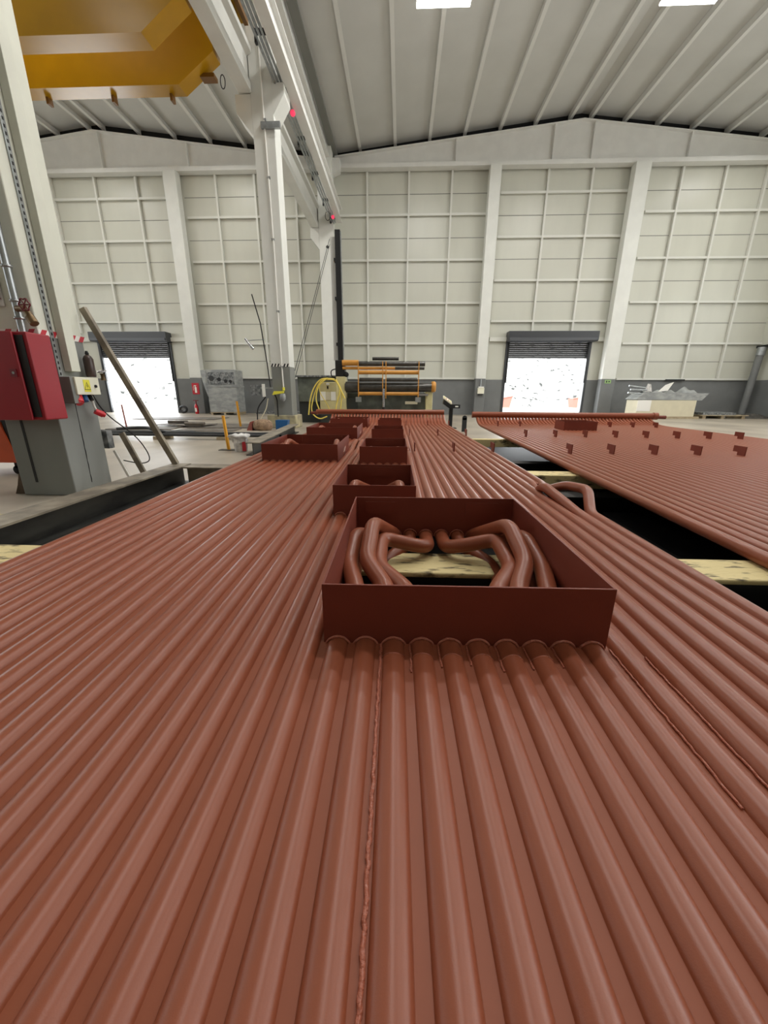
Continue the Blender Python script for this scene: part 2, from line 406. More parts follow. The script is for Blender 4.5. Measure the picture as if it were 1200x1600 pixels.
def runway(y0, y1, label):
    t = empty('runway_beam', (-4.33, (y0+y1)/2, 8.82), label, 'beam')
    h = (y1-y0)/2
    m = MB(); prof = [(-.19, 0), (.17, 0), (.17, .22), (.11, .35), (.11, .75), (.24, .82), (.24, .95), (-.26, .95), (-.26, .82), (-.13, .75), (-.13, .35), (-.19, .22)]
    m.prism(prof, 'y', -h, h); m.build('girder', 'concrete_white', t, bevel=.01)
    m = MB(); m.prism([(-.05, .95), (.05, .95), (.03, .98), (.03, 1.02), (-.03, 1.02), (-.03, .98)], 'y', -h, h); m.build('crane_rail', 'mill_steel', t)
runway(4.0, 12.98, 'white concrete crane runway beam from the top left edge to the middle crane column')
runway(13.02, 22.2, 'white concrete crane runway beam between the middle and the farthest crane columns')
# right bay runway: slender steel beam, with conductor tray beside it
t = empty('runway_beam', (-3.15, 13.0, 9.05), 'slender bright white steel crane runway beam along the right bay side of the columns', 'beam')
m = MB(); m.box(-.13, .13, -9.2, 8.9, 0, .03); m.box(-.012, .012, -9.2, 8.9, .03, .55); m.box(-.13, .13, -9.2, 8.9, .55, .58); m.build('girder', 'white_steel', t)
m = MB(); m.box(-.03, .03, -9.2, 8.9, .58, .63); m.build('crane_rail', 'mill_steel', t)
t = empty('conductor_rail', (-3.42, 13.0, 9.0), 'galvanised conductor rail with black brackets hanging along the crane runway', 'cable tray')
for dx, dz in ((-.09, .0), (-.02, .05), (.05, .1)):
    MB().box(dx-.026, dx+.026, -9.0, 9.0, dz, dz+.045).build('conductor', 'galvanised', t)
for y in (-7.6, -5.5, -3.4, -1.3, .5, 2.6, 4.7, 6.8, 8.6):
    m = MB(); m.box(-.14, .12, y-.05, y+.05, .13, .2); m.box(-.15, -.1, y-.05, y+.05, -.05, .15); m.build('bracket', 'paint_black', t)
for y in (1.0, 7.9):
    m = MB(); m.lathe((.1, y, -.05), [(.02, -.02), (.075, 0), (.075, .06), (.02, .08)], 12, axis='y'); m.build('signal_lamp', 'red_led', t)
    a = [Vector((-.12+.14*math.cos(q)*.8, y-.1, -.05+.2*math.sin(q)*.9)) for q in [i*2*PI/16 for i in range(16)]]
    MB().tube(a, .014, 6, closed=True).build('cable_loop', 'rubber_black', t)
# valley girder along the top of the columns
t = empty('valley_beam', (-3.75, 10.0, 11.6), 'deep white valley beam under the roof along the tops of the crane columns', 'beam')
m = MB(); m.prism([(-.25, 0), (.2, 0), (.2, .1), (.12, .15), (.12, .55), (-.12, .55), (-.12, .15), (-.25, .1)], 'y', -12, 12.7); m.build('girder', 'white_steel', t)
for y in (3.0, 12.2):
    m = MB(); m.prism([(.2, -.55), (.65, -.35), (.65, .12), (.2, .12)], 'y', y-.2, y+.2); m.build('end_bracket', 'white_steel', t)
MB().box(.2, .5, -12, 12.7, .42, .5).build('gutter_edge', 'wall_joint', t)
# cable gland comb plate on mid column
m = MB(); m.box(-3.95, -3.42, 12.90, 12.99, 8.02, 8.16)
for i in range(14): m.box(-3.93+i*.037, -3.915+i*.037, 12.88, 12.90, 8.0, 8.14)
tag(m.build('cable_bracket', 'galvanised'), 'small ribbed grey cable bracket high on the middle crane column', 'bracket')
# white conduit on middle column with bottom valve
t = empty('conduit', (-3.83, 12.96, 1.3), 'thin white conduit running down the front of the middle crane column', 'conduit')
MB().tube([(-.0, 0, 0), (-.02, 0, 1.5), (0, 0, 4), (-.04, 0, 7.4), (-.04, 0, 9)], .022, 8).build('pipe', 'paper_white', t)
MB().tube([(0, 0, -.1), (0, 0, 0)], .04, 10).build('end_plug', 'label_yellow', t)
for z in (.6, 2.2, 4.1, 5.6, 6.9): MB().box(-.055, .03, -.02, .03, z, z+.05).build('clip', 'galvanised', t)
# bracing wires
for dx, lab in ((0, 'thin stay wire, left one of the pair between the middle and farthest crane columns'), (.22, 'thin stay wire, right one of the pair between the middle and farthest crane columns')):
    tag(MB().tube([(-3.62, 21.6, 8.3-dx), (-3.62, 13.7, 1.85-dx)], .012, 6).build('stay_wire', 'pipe_dark'), lab, 'wire', 'stay wires by the crane columns')

# ------------------------------------------------------------------ overhead crane
t = empty('overhead_crane', (-4.3, 11.2, 9.84), 'large yellow double girder overhead crane in the left bay', 'crane')
def girder(y0, y1):
    m = MB(); X0 = -4.0+4.3-.42
    prof = [(-15, -1.62), (-1.25, -1.62), (-.42, -1.06), (.12, -1.06), (.12, -.02), (-15, -.02)]
    prof = [(-15, -1.62), (-1.2, -1.62), (-.28, -1.02), (-.28, .3), (.15, .3), (.15, .75), (-15, .75)]
    m.prism(prof, 'y', y0, y1); return m.build('bridge_girder', 'crane_yellow', t)
girder(-.95, -.5); girder(.45, .85)
m = MB(); m.box(-.16, .2, -1.7, 1.5, .18, .58); m.build('end_truck', 'crane_yellow', t)
m = MB(); m.box(.2, .3, -1.6, 1.45, .1, .3); m.build('bumper_plate', 'crane_brown', t)
for y in (-1.3, 1.1):
    MB().lathe((0, y, .1), [(.04, -.09), (.14, -.09), (.14, .09), (.04, .09)], 18, axis='x').build('wheel', 'mill_steel', t)
for x in (-4.75, -3.05, -1.55): MB().box(x-.03, x+.03, .72, .87, -1.76, -1.62).build('lug', 'crane_brown', t)
MB().box(-.75, -.4, .68, .9, -1.35, -1.27).build('lug', 'crane_brown', t)
a = [Vector((-5.1+.75*math.cos(q), -.98, -1.0-.5*abs(math.sin(q)))) for q in [PI*i/14 for i in range(15)]]
MB().tube(a, .012, 6).build('festoon_cable', 'crane_brown', t)
a = [Vector((-.28+.06*math.cos(q), .9, -1.3+.14*math.sin(q)-.02)) for q in [i*2*PI/14 for i in range(14)]]
MB().tube(a, .012, 6, closed=True).build('hanging_hook', 'paint_black', t)

# ------------------------------------------------------------------ high-bay lamps
def lamp(x, y, z, label, group='flat square lamps under the roof'):
    t = empty('ceiling_lamp', (x, y, z), label, 'lamp', group)
    m = MB(); m.box(-.8, .8, -.26, .26, .0, .09); m.build('housing', 'white_steel', t)
    m = MB(); m.box(-.79, .79, -.25, .25, -.05, -.002); m.build('diffuser', 'lamp_glow', t)
    for sx in (-.6, .6): MB().tube([(sx, 0, .09), (sx, 0, roofz(x)-z-.1)], .006, 6).build('suspension_wire', 'galvanised', t)
    a = area('lamp_light', (x, y, z-.07), (0, 0, -1), 1.5, .44, LAMP_W, (1, .985, .95))
for x, lab in ((1.05, 'bright flat lamp under the roof, left of the two at the top edge'), (8.23, 'bright flat lamp under the roof, right of the two at the top edge')):
    lamp(x, 15.2 if x < 5 else 15.38, 12.2, lab)
for x in (1.05, 8.23, 15.4, -8.5, -15.5):  # further unseen lamps without fixtures, power weighted one by one to shape the light
    for y in (20.0, 15.42, 10.3, 5.2, .1):
        if (x in (1.05, 8.23)) and y > 15: continue
        if y > 19 and x == 1.05: continue
        kx = {1.05: 1.0, 8.23: 1.5 if y < 15 else 1.0, 15.4: 1.3 if y < 15 else .9, -8.5: .35 if y < 10 else .8, -15.5: .35 if y < 10 else .8}[x]
        k_ = (1.1 if y > 3 else .3) if x == 1.05 else {20.0: .4, 15.42: .8, 10.3: .7, 5.2: .45, .1: .1}[y]
        area('lamp_light', (x, y, 11.9), (0, 0, -1), 1.5, .44, LAMP_W*k_*kx, (1, .985, .95))

# ------------------------------------------------------------------ membrane wall panels
P = .0795; R = .0325; ZC = .405
def build_main():
    root = empty('membrane_wall_panel', (0, 1.0, 0), 'large red-brown primed panel of parallel tubes with box openings, filling the foreground', 'tube panel', rz=math.radians(.8))
    U = lambda k: -.011+.0795*k
    VO = 1.0   # local y = v - VO
    wide = [(-2, 7, .945, 1.87), (-17, -8, 3.97, 4.95), (-17, -8, 6.08, 7.08), (-17, -8, 8.35, 9.08)]
    narrow = [(-4, 1, 2.14, 2.81), (-4, 1, 3.84, 4.58), (-4, 1, 5.84, 6.52), (-4, 1, 8.0, 8.72)]
    V0, V1 = -1.6, 9.97
    END = [(9.3, ZC), (9.55, ZC+.03), (9.78, ZC+.12), (9.9, ZC+.2)]
    def loops_wide(k0, va, vb, k):
        s = (vb-va)/.925; c = (U(k0)+U(k0+9))/2; j = k-k0
        mir = j > 4; jj = 9-j if mir else j
        base = {0: [(-.359, 0), (-.372, .45, -.03), (-.359, .925)],
                1: [(-.278, 0), (-.335, .27, .045), (-.378, .44, .055), (-.368, .64, .105), (-.29, .88, .01), (-.278, .925)],
                2: [(-.199, 0), (-.225, .25, .05), (-.308, .43, .078), (-.294, .64, .158), (-.205, .89, .02), (-.199, .925)],
                3: [(-.119, 0), (-.150, .25, .04), (-.262, .445, .045), (-.258, .68, .075), (-.095, .70, .03), (-.040, .74, .012), (-.040, .925)],
                4: [(-.040, 0), (-.09, .2, -.04), (-.25, .42, -.06), (-.25, .70, -.06), (-.13, .85, -.02), (-.119, .925)]}[jj]
        out = []
        for q in base:
            u = q[0]; out.append((c+(-u if mir else u), va-VO+q[1]*s, ZC+(q[2] if len(q) > 2 else 0)))
        return out
    def loops_narrow(k0, va, vb, k):
        s = (vb-va)/.66; c = (U(k0)+U(k0+5))/2; j = k-k0
        mir = j > 2; jj = 5-j if mir else j
        base = {0: [(-.199, 0), (-.199, .66)],
                1: [(-.119, 0), (-.15, .18, .05), (-.155, .36, .125), (-.06, .60, .02), (-.04, .66)],
                2: [(-.04, 0), (-.10, .2, -.03), (-.12, .5, -.03), (-.119, .66)]}[jj]
        out = []
        for q in base:
            u = q[0]; out.append((c+(-u if mir else u), va-VO+q[1]*s, ZC+(q[2] if len(q) > 2 else 0)))
        return out
    for k in range(-20, 16):
        u = U(k); m = MB()
        ivs = sorted([(va, vb, k0, 1) for k0, k1, va, vb in wide if k0 <= k <= k1]+[(va, vb, k0, 0) for k0, k1, va, vb in narrow if k0 <= k <= k1])
        segs = []; cur = V0; seg = 20 if -8 < k < 12 else 14
        for va, vb, k0, wd in ivs:
            if cur < va: segs.append([(u, cur-VO, ZC), (u, va-VO, ZC)])
            segs.append(fillet((loops_wide if wd else loops_narrow)(k0, va, vb, k), .055, 7)); cur = vb
        # small detours
        tail = [(u, cur-VO, ZC)]
        if k == 14: tail += [(u, 2.2-VO, ZC), (u-.03, 2.46-VO, ZC+.045), (u-.058, 2.68-VO, ZC+.078), (u-.05, 2.77-VO, ZC+.04), (u-.01, 2.92-VO, ZC-.02), (u, 3.1-VO, ZC)]
        if k == 15: tail += [(u, 2.27-VO, ZC), (u+.078, 2.50-VO, ZC+.100), (u+.03, 2.72-VO, ZC+.078), (u-.04, 2.86-VO, ZC+.01), (u, 3.1-VO, ZC)]
        if k in (-7, -6) : tail += [(u, 4.9-VO, ZC), (u+.01, 5.2-VO, ZC+.06), (u+.01, 5.5-VO, ZC+.06), (u, 5.8-VO, ZC)]
        if k == 2: 
            tail += [(u, 4.75-VO, ZC), (u-.0, 4.8-VO, ZC+.04), (u, 6.4-VO, ZC+.045), (u, 6.55-VO, ZC)]
        tail += [(u, 9.22-VO, ZC), (u, 9.5-VO, ZC+.012), (u, 9.78-VO, ZC+.085), (u, 9.96-VO, ZC+.19)]
        segs.append(fillet(tail, .06 if k > 13 else .10, 6))
        for sg in segs: m.tube(sg, R, seg)
        m.build('tube', 'primer', root)
    # fins between tubes
    for k in range(-20, 15):
        u = U(k)+P/2; m = MB(); cuts = sorted([(va, vb) for k0, k1, va, vb in wide+narrow if k0 <= k and k+1 <= k1])
        if k in (13, 14): cuts = sorted(cuts+[(2.35, 3.05)])
        cur = V0
        for va, vb in cuts+[(None, None)]:
            if va is None: m.strip([(u, cur-VO, ZC+.011), (u, 9.3-VO, ZC+.004), (u, 9.58-VO, ZC+.03), (u, 9.88-VO, ZC+.14)], P-2*R+.008, .006)
            else: m.strip([(u, cur-VO, ZC+.011), (u, va-VO, ZC+.011)], P-2*R+.008, .006); cur = vb
        m.build('fin', 'primer_fin', root)
    # header
    m = MB(); m.tube([(-2.0, 10.0-VO, ZC+.265), (1.2, 10.0-VO, ZC+.265)], .062, 28)
    m.tube([(-2.02, 10.0-VO, ZC+.255), (-1.985, 10.0-VO, ZC+.255)], .066, 28); m.build('header_pipe', 'primer', root)
    m = MB(); m.tube([(-2.16, 10.0-VO, ZC+.235), (-1.98, 10.0-VO, ZC+.235)], .035, 14); m.build('nozzle', 'primer_plate', root)
    # box openings
    def frame(u0, u1, va, vb, h=.198, plates=True):
        th = .006; z0, z1 = ZC-.005, .603+ (h-.198)
        m = MB(); a, b_ = va-VO, vb-VO
        m.box(u0, u1, a-th, a, z0, z1); m.box(u0, u1, b_, b_+th, z0, z1); m.box(u0, u0+th, a, b_, z0, z1); m.box(u1-th, u1, a, b_, z0, z1)
        o = m.build('opening_box', 'primer_plate', root)
        p = MB()
        def outline(xa, xb):
            zt, zb = z1-.022, z1-.085
            p.box(xa, xb, b_-.006, b_, zb, zt)
        W = u1-u0
        if W > .6: outline(u0+.05, u0+.2); outline(u1-.24, u1-.08)
        else: outline(u0+.12, u1-.14)
        p.build('doubler_plate', 'primer_plate', o)
        return o
    boxes = []
    for k0, k1, va, vb in wide+narrow:
        boxes.append((frame(U(k0)-P/2, U(k1)+P/2, va, vb), k0, k1, va, vb))
    # weld rims round the tubes at the nearest boxes
    for o, k0, k1, va, vb in boxes:
        if va > 4.2: continue
        m = MB()
        for k in range(k0, k1+1):
            u = U(k); y = va-VO-.008
            arc = [Vector((u+math.cos(q)*(R+.003), y+random.uniform(-.001, .001), ZC+math.sin(q)*(R+.003))) for q in [PI*i/12 for i in range(13)]]
            m.tube(arc, .0042, 6)
            m.tube([(u+R, y, ZC+.006), (u+P-R, y, ZC+.006)], .005, 6)
            y = vb-VO+.006
            m.tube([Vector((u+math.cos(q)*(R+.003), -.014+y-.006, ZC+math.sin(q)*(R+.003))) for q in [PI*i/8 for i in range(9)]], .003, 6)
        m.build('weld_bead', 'primer_weld', o)
    m = MB()
    for k in range(0, 6):
        u = U(k); y = .875-VO
        m.tube([Vector((u+math.cos(q)*(R+.0003), y+.0015*math.sin(q*3+k), ZC+math.sin(q)*(R+.0003))) for q in [PI*i/14 for i in range(15)]], .0016, 6)
    for k, a, b_ in ((0, .82, .93), (1, .84, .93), (2, .85, .93), (3, .83, .93), (4, .84, .93), (5, .85, .93), (7, .5, .93), (8, .45, .9)):
        u = U(k)+P-R+.0; m.tube(wavy([(u-.001, a-VO, ZC+.016), (u-.001, b_-VO, ZC+.016)], .0016, .012), .0028, 6)
    m.tube(wavy([(U(-1)+P/2+.004, .18-VO, ZC+.016), (U(-1)+P/2+.004, .93-VO, ZC+.016)], .0016, .008), .0042, 6)
    m.build('weld_bead', 'primer_weld', root)
    # lifting brackets
    for v in (4.78, 6.65, 8.85):
        for u in (.225, .703, 1.18):
            bracket(u, v-VO, root)
    return root
def bracket(u, y, root, tall=.125):
    z0 = ZC+.012; m = MB()
    m.prism([(y-.09, z0), (y+.02, z0), (y+.02, z0+.055), (y+.09, z0+.055), (y+.09, z0+tall), (y-.09, z0+tall)], 'x', u-.005, u+.005)
    m.build('lifting_bracket', 'primer_plate', root)
main = build_main()

def build_right():
    root = empty('membrane_wall_panel', (1.58, 1.0, 0), 'wide red-brown primed tube panel on the right with rows of small brackets', 'tube panel', rz=math.radians(-1.9))
    n = 53; U = lambda k: .03+.0795*k
    opening = (18, 25, 6.98, 7.5)
    for k in range(n):
        u = U(k); m = MB(); segs = []
        a = -1.6
        if opening[0] <= k <= opening[1]: segs.append([(u, a, ZC), (u, opening[2], ZC)]); a = opening[3]
        segs.append(fillet([(u, a, ZC), (u, 8.25, ZC), (u, 8.55, ZC+.01), (u, 8.83, ZC+.065), (u, 9.0, ZC+.14)], .1, 6))
        for sg in segs: m.tube(sg, R, 12)
        m.build('tube', 'primer', root)
    for k in range(n-1):
        u = U(k)+P/2; m = MB(); a = -1.6
        if opening[0] <= k < opening[1]: m.strip([(u, a, ZC+.004), (u, opening[2], ZC+.004)], P-2*R+.008, .006); a = opening[3]
        m.strip([(u, a, ZC+.004), (u, 8.3, ZC+.004), (u, 8.6, ZC+.02), (u, 8.92, ZC+.10)], P-2*R+.008, .006)
        m.build('fin', 'primer_fin', root)
    m = MB(); m.tube([(-.08, 9.02, ZC+.215), (n*P+.10, 9.02, ZC+.215)], .072, 28); m.tube([(-.1, 9.02, ZC+.215), (-.06, 9.02, ZC+.215)], .076, 28); m.tube([(n*P+.02, 9.02, ZC+.215), (n*P+.12, 9.02, ZC+.215)], .085, 28)
    m.build('header_pipe', 'primer', root)
    MB().tube([(n*P+.1, 9.02, ZC+.19), (n*P+.32, 9.02, ZC+.19)], .042, 14).build('nozzle', 'primer_plate', root)
    k0, k1, a, b_ = opening; m = MB(); u0, u1 = U(k0)-P/2, U(k1)+P/2
    m.box(u0, u1, a-.006, a, ZC, .60); m.box(u0, u1, b_, b_+.006, ZC, .60); m.box(u0, u0+.006, a, b_, ZC, .60); m.box(u1-.006, u1, a, b_, ZC, .60)
    m.build('opening_box', 'primer_plate', root)
    for v in (3.76, 5.68, 7.95):
        for i in range(9):
            u = .33+.483*i
            if u > n*P-.1: continue
            if v > 7 and abs(u-1.75) < .5: continue
            bracket(u, v, root)
    return root
build_right()

# ------------------------------------------------------------------ timbers and steel beams under the panels
def timber(x0, x1, y, w_, z0, z1, label):
    m = MB(); m.box(x0, x1, y-w_/2, y+w_/2, z0, z1)
    o = m.build('timber_sleeper', 'timber', bevel=.008); tag(o, label, 'timber', 'timber sleepers under the tube panels'); return o
timber(-2.45, 6.2, 1.61, .215, .345, .370, 'nearest pale timber sleeper, showing at the left edge and inside the big box opening')
timber(-1.5, 6.3, 3.76, .215, .242, .372, 'pale timber sleeper seen in the gap just beyond the raised bent tubes')
timber(-1.5, 6.3, 6.75, .12, .242, .372, 'farthest timber sleeper seen as a thin pale line in the gap between panels')
def ibeam(name, L, h, w_, tf=.016, tw=.012):
    pass
def hbeam(p0, p1, h, w_, label, top='dusty_steel', body='mill_steel', group=None):
    p0, p1 = Vector(p0), Vector(p1); d = p1-p0; L = d.length; rz = math.atan2(d.y, d.x)-PI/2
    t = empty('steel_beam', ((p0+p1)/2).to_tuple(), label, 'steel beam', group, rz)
    tf, tw = .016, .012
    m = MB(); m.box(-w_/2, w_/2, -L/2, L/2, 0, tf); m.box(-tw/2, tw/2, -L/2, L/2, tf, h-tf); m.build('web', body, t)
    m = MB(); m.box(-w_/2, w_/2, -L/2, L/2, h-tf, h); m.build('top_flange', top, t)
    return t
hbeam((-2.80, -.5, 0), (-2.80, 4.78, 0), .24, .24, 'long rusty black steel beam on the floor at the left, in front of the nearest column')
hbeam((-2.66, 4.64, 0), (-1.0, 4.58, 0), .24, .24, 'short steel cross beam on the floor meeting the long left beam at its far end', body='dusty_steel')
hbeam((-2.72, 7.0, 0), (-3.18, 11.6, 0), .24, .26, 'steel beam on the floor left of the far box openings, reaching towards the middle crane column')
hbeam((1.35, 3.46, 0), (6.3, 3.46, 0), .236, .2, 'black steel cross beam under the right panel, just in front of a timber sleeper', 'black_steel', 'black_steel')
hbeam((-.9, 5.2, 0), (6.3, 5.2, 0), .236, .2, 'dark steel cross beam in the gap between the two timber sleepers', 'black_steel', 'mill_steel')
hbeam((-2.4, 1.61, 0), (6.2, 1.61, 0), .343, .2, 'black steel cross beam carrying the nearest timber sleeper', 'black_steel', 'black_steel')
hbeam((-1.25, .3, 0), (-1.25, 9.3, 0), .236, .22, 'black steel support beam hidden under the left half of the main panel', 'black_steel', 'black_steel')
hbeam((1.95, .2, 0), (1.95, 3.3, 0), .12, .34, 'low black steel block lying on the dark plate between the two panels', 'black_steel', 'black_steel')
tag(MB().box(-.95, 6.6, .2, 9.5, .001, .018).build('steel_plate', 'black_steel'), 'wide black steel plate covering the floor under both tube panels', 'steel plate')

# ------------------------------------------------------------------ things on the near column
t = empty('hydrant_cabinet', (-3.61, 3.78, .84), 'big red metal fire cabinet with a keyhole, mounted on the nearest column', 'cabinet')
m = MB(); m.box(-.62, .13, -.05, .21, 0, .80); m.build('body', 'cabinet_red', t, bevel=.012)
m = MB(); m.box(-.60, .095, -.058, -.051, .03, .77); m.build('door_gap', 'paint_black', t)
m = MB(); m.box(-.62, .02, -.085, -.06, 0, .80); d = m.build('door', 'cabinet_red', t, bevel=.01)
m = MB(); m.box(-.075, -.015, -.094, -.085, .40, .47); k = m.build('lock', 'wheel_red', d)
MB().lathe((-.045, -.097, .437), [(.012, 0), (.014, .004), (.012, .006)], 14, axis='y').build('keyhole', 'galvanised', k)
# riser pipe with valve
t = empty('riser_pipe', (-3.69, 3.93, 1.66), 'galvanised riser pipe with clamps running up the front of the nearest column', 'pipe')
MB().tube([(0, 0, 0), (0, 0, 5)], .032, 16).build('pipe', 'galvanised', t)
for z in (.11, .26, .55, 1.4): MB().lathe((0, 0, z), [(.034, 0), (.043, .004), (.043, .022), (.034, .026)], 16).build('clamp', 'galvanised', t)
t = empty('gate_valve', (-3.66, 3.90, 1.83), 'old brass gate valve with a red star-shaped handwheel on the riser pipe', 'valve')
MB().tube(fillet([(0, 0, .03), (.10, -.03, .03), (.16, -.05, -.06)], .05), .028, 14).build('valve_body', 'brass_old', t)
MB().tube([(.15, -.05, -.05), (.19, -.06, -.11)], .038, 12).build('outlet', 'brass_old', t)
m = MB(); a = [Vector((.17+.05*math.cos(q)*(1+.12*math.cos(6*q)), -.10, .045+.05*math.sin(q)*(1+.12*math.cos(6*q)))) for q in [i*2*PI/48 for i in range(48)]]
m.tube(a, .006, 6, closed=True)
for i in range(6):
    q = i*PI/3; m.tube([(.17, -.10, .045), (.17+.05*math.cos(q), -.10, .045+.05*math.sin(q))], .005, 6)
m.tube([(.12, -.05, .03), (.17, -.10, .045)], .008, 8); m.build('handwheel', 'wheel_red', t)
# sign
def text(name, s, size, loc, rot, m, parent=None, extrude=.0005):
    cu = bpy.data.curves.new(name, 'FONT'); cu.body = s; cu.size = size; cu.extrude = extrude; cu.align_x = 'CENTER'; cu.align_y = 'CENTER'
    o = bpy.data.objects.new(name, cu); C.objects.link(o)
    dg = bpy.context.evaluated_depsgraph_get(); me = bpy.data.meshes.new_from_object(o.evaluated_get(dg)); bpy.data.objects.remove(o)
    n = bpy.data.objects.new(name, me); C.objects.link(n); n.location = loc; n.rotation_euler = rot; me.materials.clear(); me.materials.append(MATS[m])
    if parent: n.parent = parent
    return n
t = empty('fire_sign', (-4.02, 3.985, 1.9), 'red sign in clear film with white picture, at the left edge above the red cabinet', 'sign')
m = MB(); m.box(-.16, .16, 0, .008, 0, .34); m.build('film', 'sack_white', t)
m = MB(); m.box(-.15, .13, -.004, 0, .12, .33); m.build('red_field', 'tape_red', t)
m = MB(); m.tube([(.02, -.006, .14), (.02, -.006, .27)], .026, 12); m.tube([(.02, -.006, .28), (-.05, -.006, .30)], .01, 8); m.build('pictogram', 'paper_white', t)
text('lettering', 'YUGA', .08, (.04, -.006, .08), (PI/2, 0, 0), 'wheel_red', t)
# trunking and perforated tray on the column's right face
t = empty('cable_trunking', (-3.6, 4.0, 1.32), 'cream cable trunking running down the right face of the nearest column', 'cable tray')
MB().box(.004, .085, .21, .33, 0, 8.5).build('trunking', 'concrete_cream', t, bevel=.004)
m = MB(); m.box(.004, .012, .12, .165, -.12, 8.5); tr = m.build('perforated_strip', 'galvanised', t)
m = MB(); z = -.1
while z < 8.0: m.box(.0125, .0135, .134, .151, z, z+.028); z += .055
tag(m.build('hole_row', 'paint_black', tr), kind='stuff')
# socket box
t = empty('socket_box', (-3.6, 4.02, 1.02), 'cream electrical socket box with yellow warning triangle on the nearest column', 'socket box')
MB().box(0, .17, .1, .43, .06, .24).build('box', 'box_cream', t, bevel=.006)
MB().box(0, .15, .06, .14, -.03, .24).build('side_cover', 'column_grey', t, bevel=.004)
m = MB(); m.box(.171, .1725, .20, .29, .09, .215); lb = m.build('warning_label', 'label_yellow', t)
m = MB(); zz = .1735
def tri(cy, cz, s, x, mi, mm): mm.add([(x, cy-s, cz-s*.8), (x, cy+s, cz-s*.8), (x, cy, cz+s*1.1)], [(0, 1, 2)], mi)
tri(.245, .145, .044, .1732, 0, m); tri(.245, .144, .035, .1738, 1, m)
m.add([(.1744, .25, .178), (.1744, .238, .146), (.1744, .246, .146), (.1744, .24, .118), (.1744, .256, .152), (.1744, .248, .152)], [(0, 1, 2, 5), (2, 3, 4, 5)], 0)
m.build('warning_triangle', ['paint_black', 'label_yellow'], lb)
MB().lathe((.17, .365, .15), [(.016, 0), (.016, .012), (.01, .016)], 14, axis='x').build('knob', 'paint_black', t)
MB().lathe((.13, .43, .10), [(.022, 0), (.024, .03), (.015, .045)], 14, axis='y').build('cable_gland', 'paint_black', t)
m = MB(); m.tube([(.10, .17, .055), (.13, .14, -.02)], [.042, .046], 16); m.tube([(.13, .14, -.02), (.14, .135, -.035)], .034, 16); m.build('red_socket', 'plastic_red', t)
m = MB(); m.tube([(.09, .27, .055), (.11, .25, -.01)], [.03, .034], 14); m.build('blue_socket', 'plastic_blue', t)
m = MB(); m.tube([(.09, .35, .055), (.12, .34, .0)], .022, 12); m.build('black_socket', 'paint_black', t)
t = empty('plug', (-3.47, 4.40, .88), 'red industrial plug hanging on a white and black cord below the socket box', 'plug')
m = MB(); m.tube([(-.02, -.02, .02), (.02, .04, -.02)], [.032, .036], 14); m.tube([(.02, .04, -.02), (.03, .055, -.03)], .026, 12); m.build('plug_body', 'plastic_red', t)
MB().tube(fillet([(-.03, -.01, .2), (-.025, -.02, .1), (-.01, -.01, .03)], .05), .012, 8).build('cord', 'paper_white', t)
tag(MB().tube(fillet([(-3.47, 4.36, 1.10), (-3.44, 4.44, .88), (-3.40, 4.9, .55), (-3.33, 5.0, .25), (-3.40, 4.9, .2), (-3.52, 4.72, .28)], .22, 8), .007, 8).build('loose_cable', 'rubber_black'), 'thin dark loop of cable hanging behind the nearest column', 'cable')
t = empty('gas_bottle', (-3.51, 4.46, 1.27), 'slim dark brown cylinder fixed on top of the socket box', 'cylinder')
MB().lathe((0, 0, 0), [(.045, 0), (.05, .02), (.05, .19), (.035, .22), (.015, .235)], 18).build('body', 'brown_bottle', t)
MB().lathe((0, 0, .235), [(.015, 0), (.02, .01), (.012, .04)], 12).build('valve', 'paint_black', t)
t = empty('tap', (-3.50, 4.62, 1.24), 'small chrome tap beside the dark brown cylinder on the nearest column', 'tap')
MB().lathe((0, 0, 0), [(.03, 0), (.02, .03), (.02, .06), (.03, .075)], 14).build('body', 'brass_old', t)
MB().tube([Vector((.04*math.cos(q), .045*math.sin(q), .1+.012*math.sin(q))) for q in [i*2*PI/20 for i in range(20)]], .008, 8, closed=True).build('handle', 'chrome', t)
# diagonal prop and leaning laths
def flatbar(p0, p1, w_, th, m_, name, label, cat):
    p0, p1 = Vector(p0), Vector(p1); d = (p1-p0); L = d.length/2; d.normalize()
    s_ = d.cross(Vector((0, 1, 0))).normalized(); u = s_.cross(d)
    return tag(MB().obox((p0+p1)/2, s_*w_/2, u*th/2, d*L).build(name, m_, bevel=.003), label, cat)
flatbar((-3.56, 4.60, 2.0), (-2.84, 4.72, .24), .068, .05, 'dusty_steel', 'diagonal_prop', 'grey diagonal steel prop leaning from the nearest column to the end of the long beam', 'prop')
flatbar((-3.50, 4.75, .62), (-3.26, 4.75, .0), .07, .03, 'dusty_steel', 'leaning_bar', 'short grey steel bar leaning on the nearest column behind its foot', 'bar')
flatbar((-3.54, 4.62, .42), (-3.38, 4.62, .0), .03, .02, 'paper_white', 'leaning_lath', 'thin white lath leaning at the foot of the nearest column', 'lath')
m = MB(); m.box(-3.62, -3.555, 4.57, 4.66, .45, .66, 0); tag(m.build('small_box', 'stuff_grey'), 'small grey fitting low on the back corner of the nearest column', 'fitting')
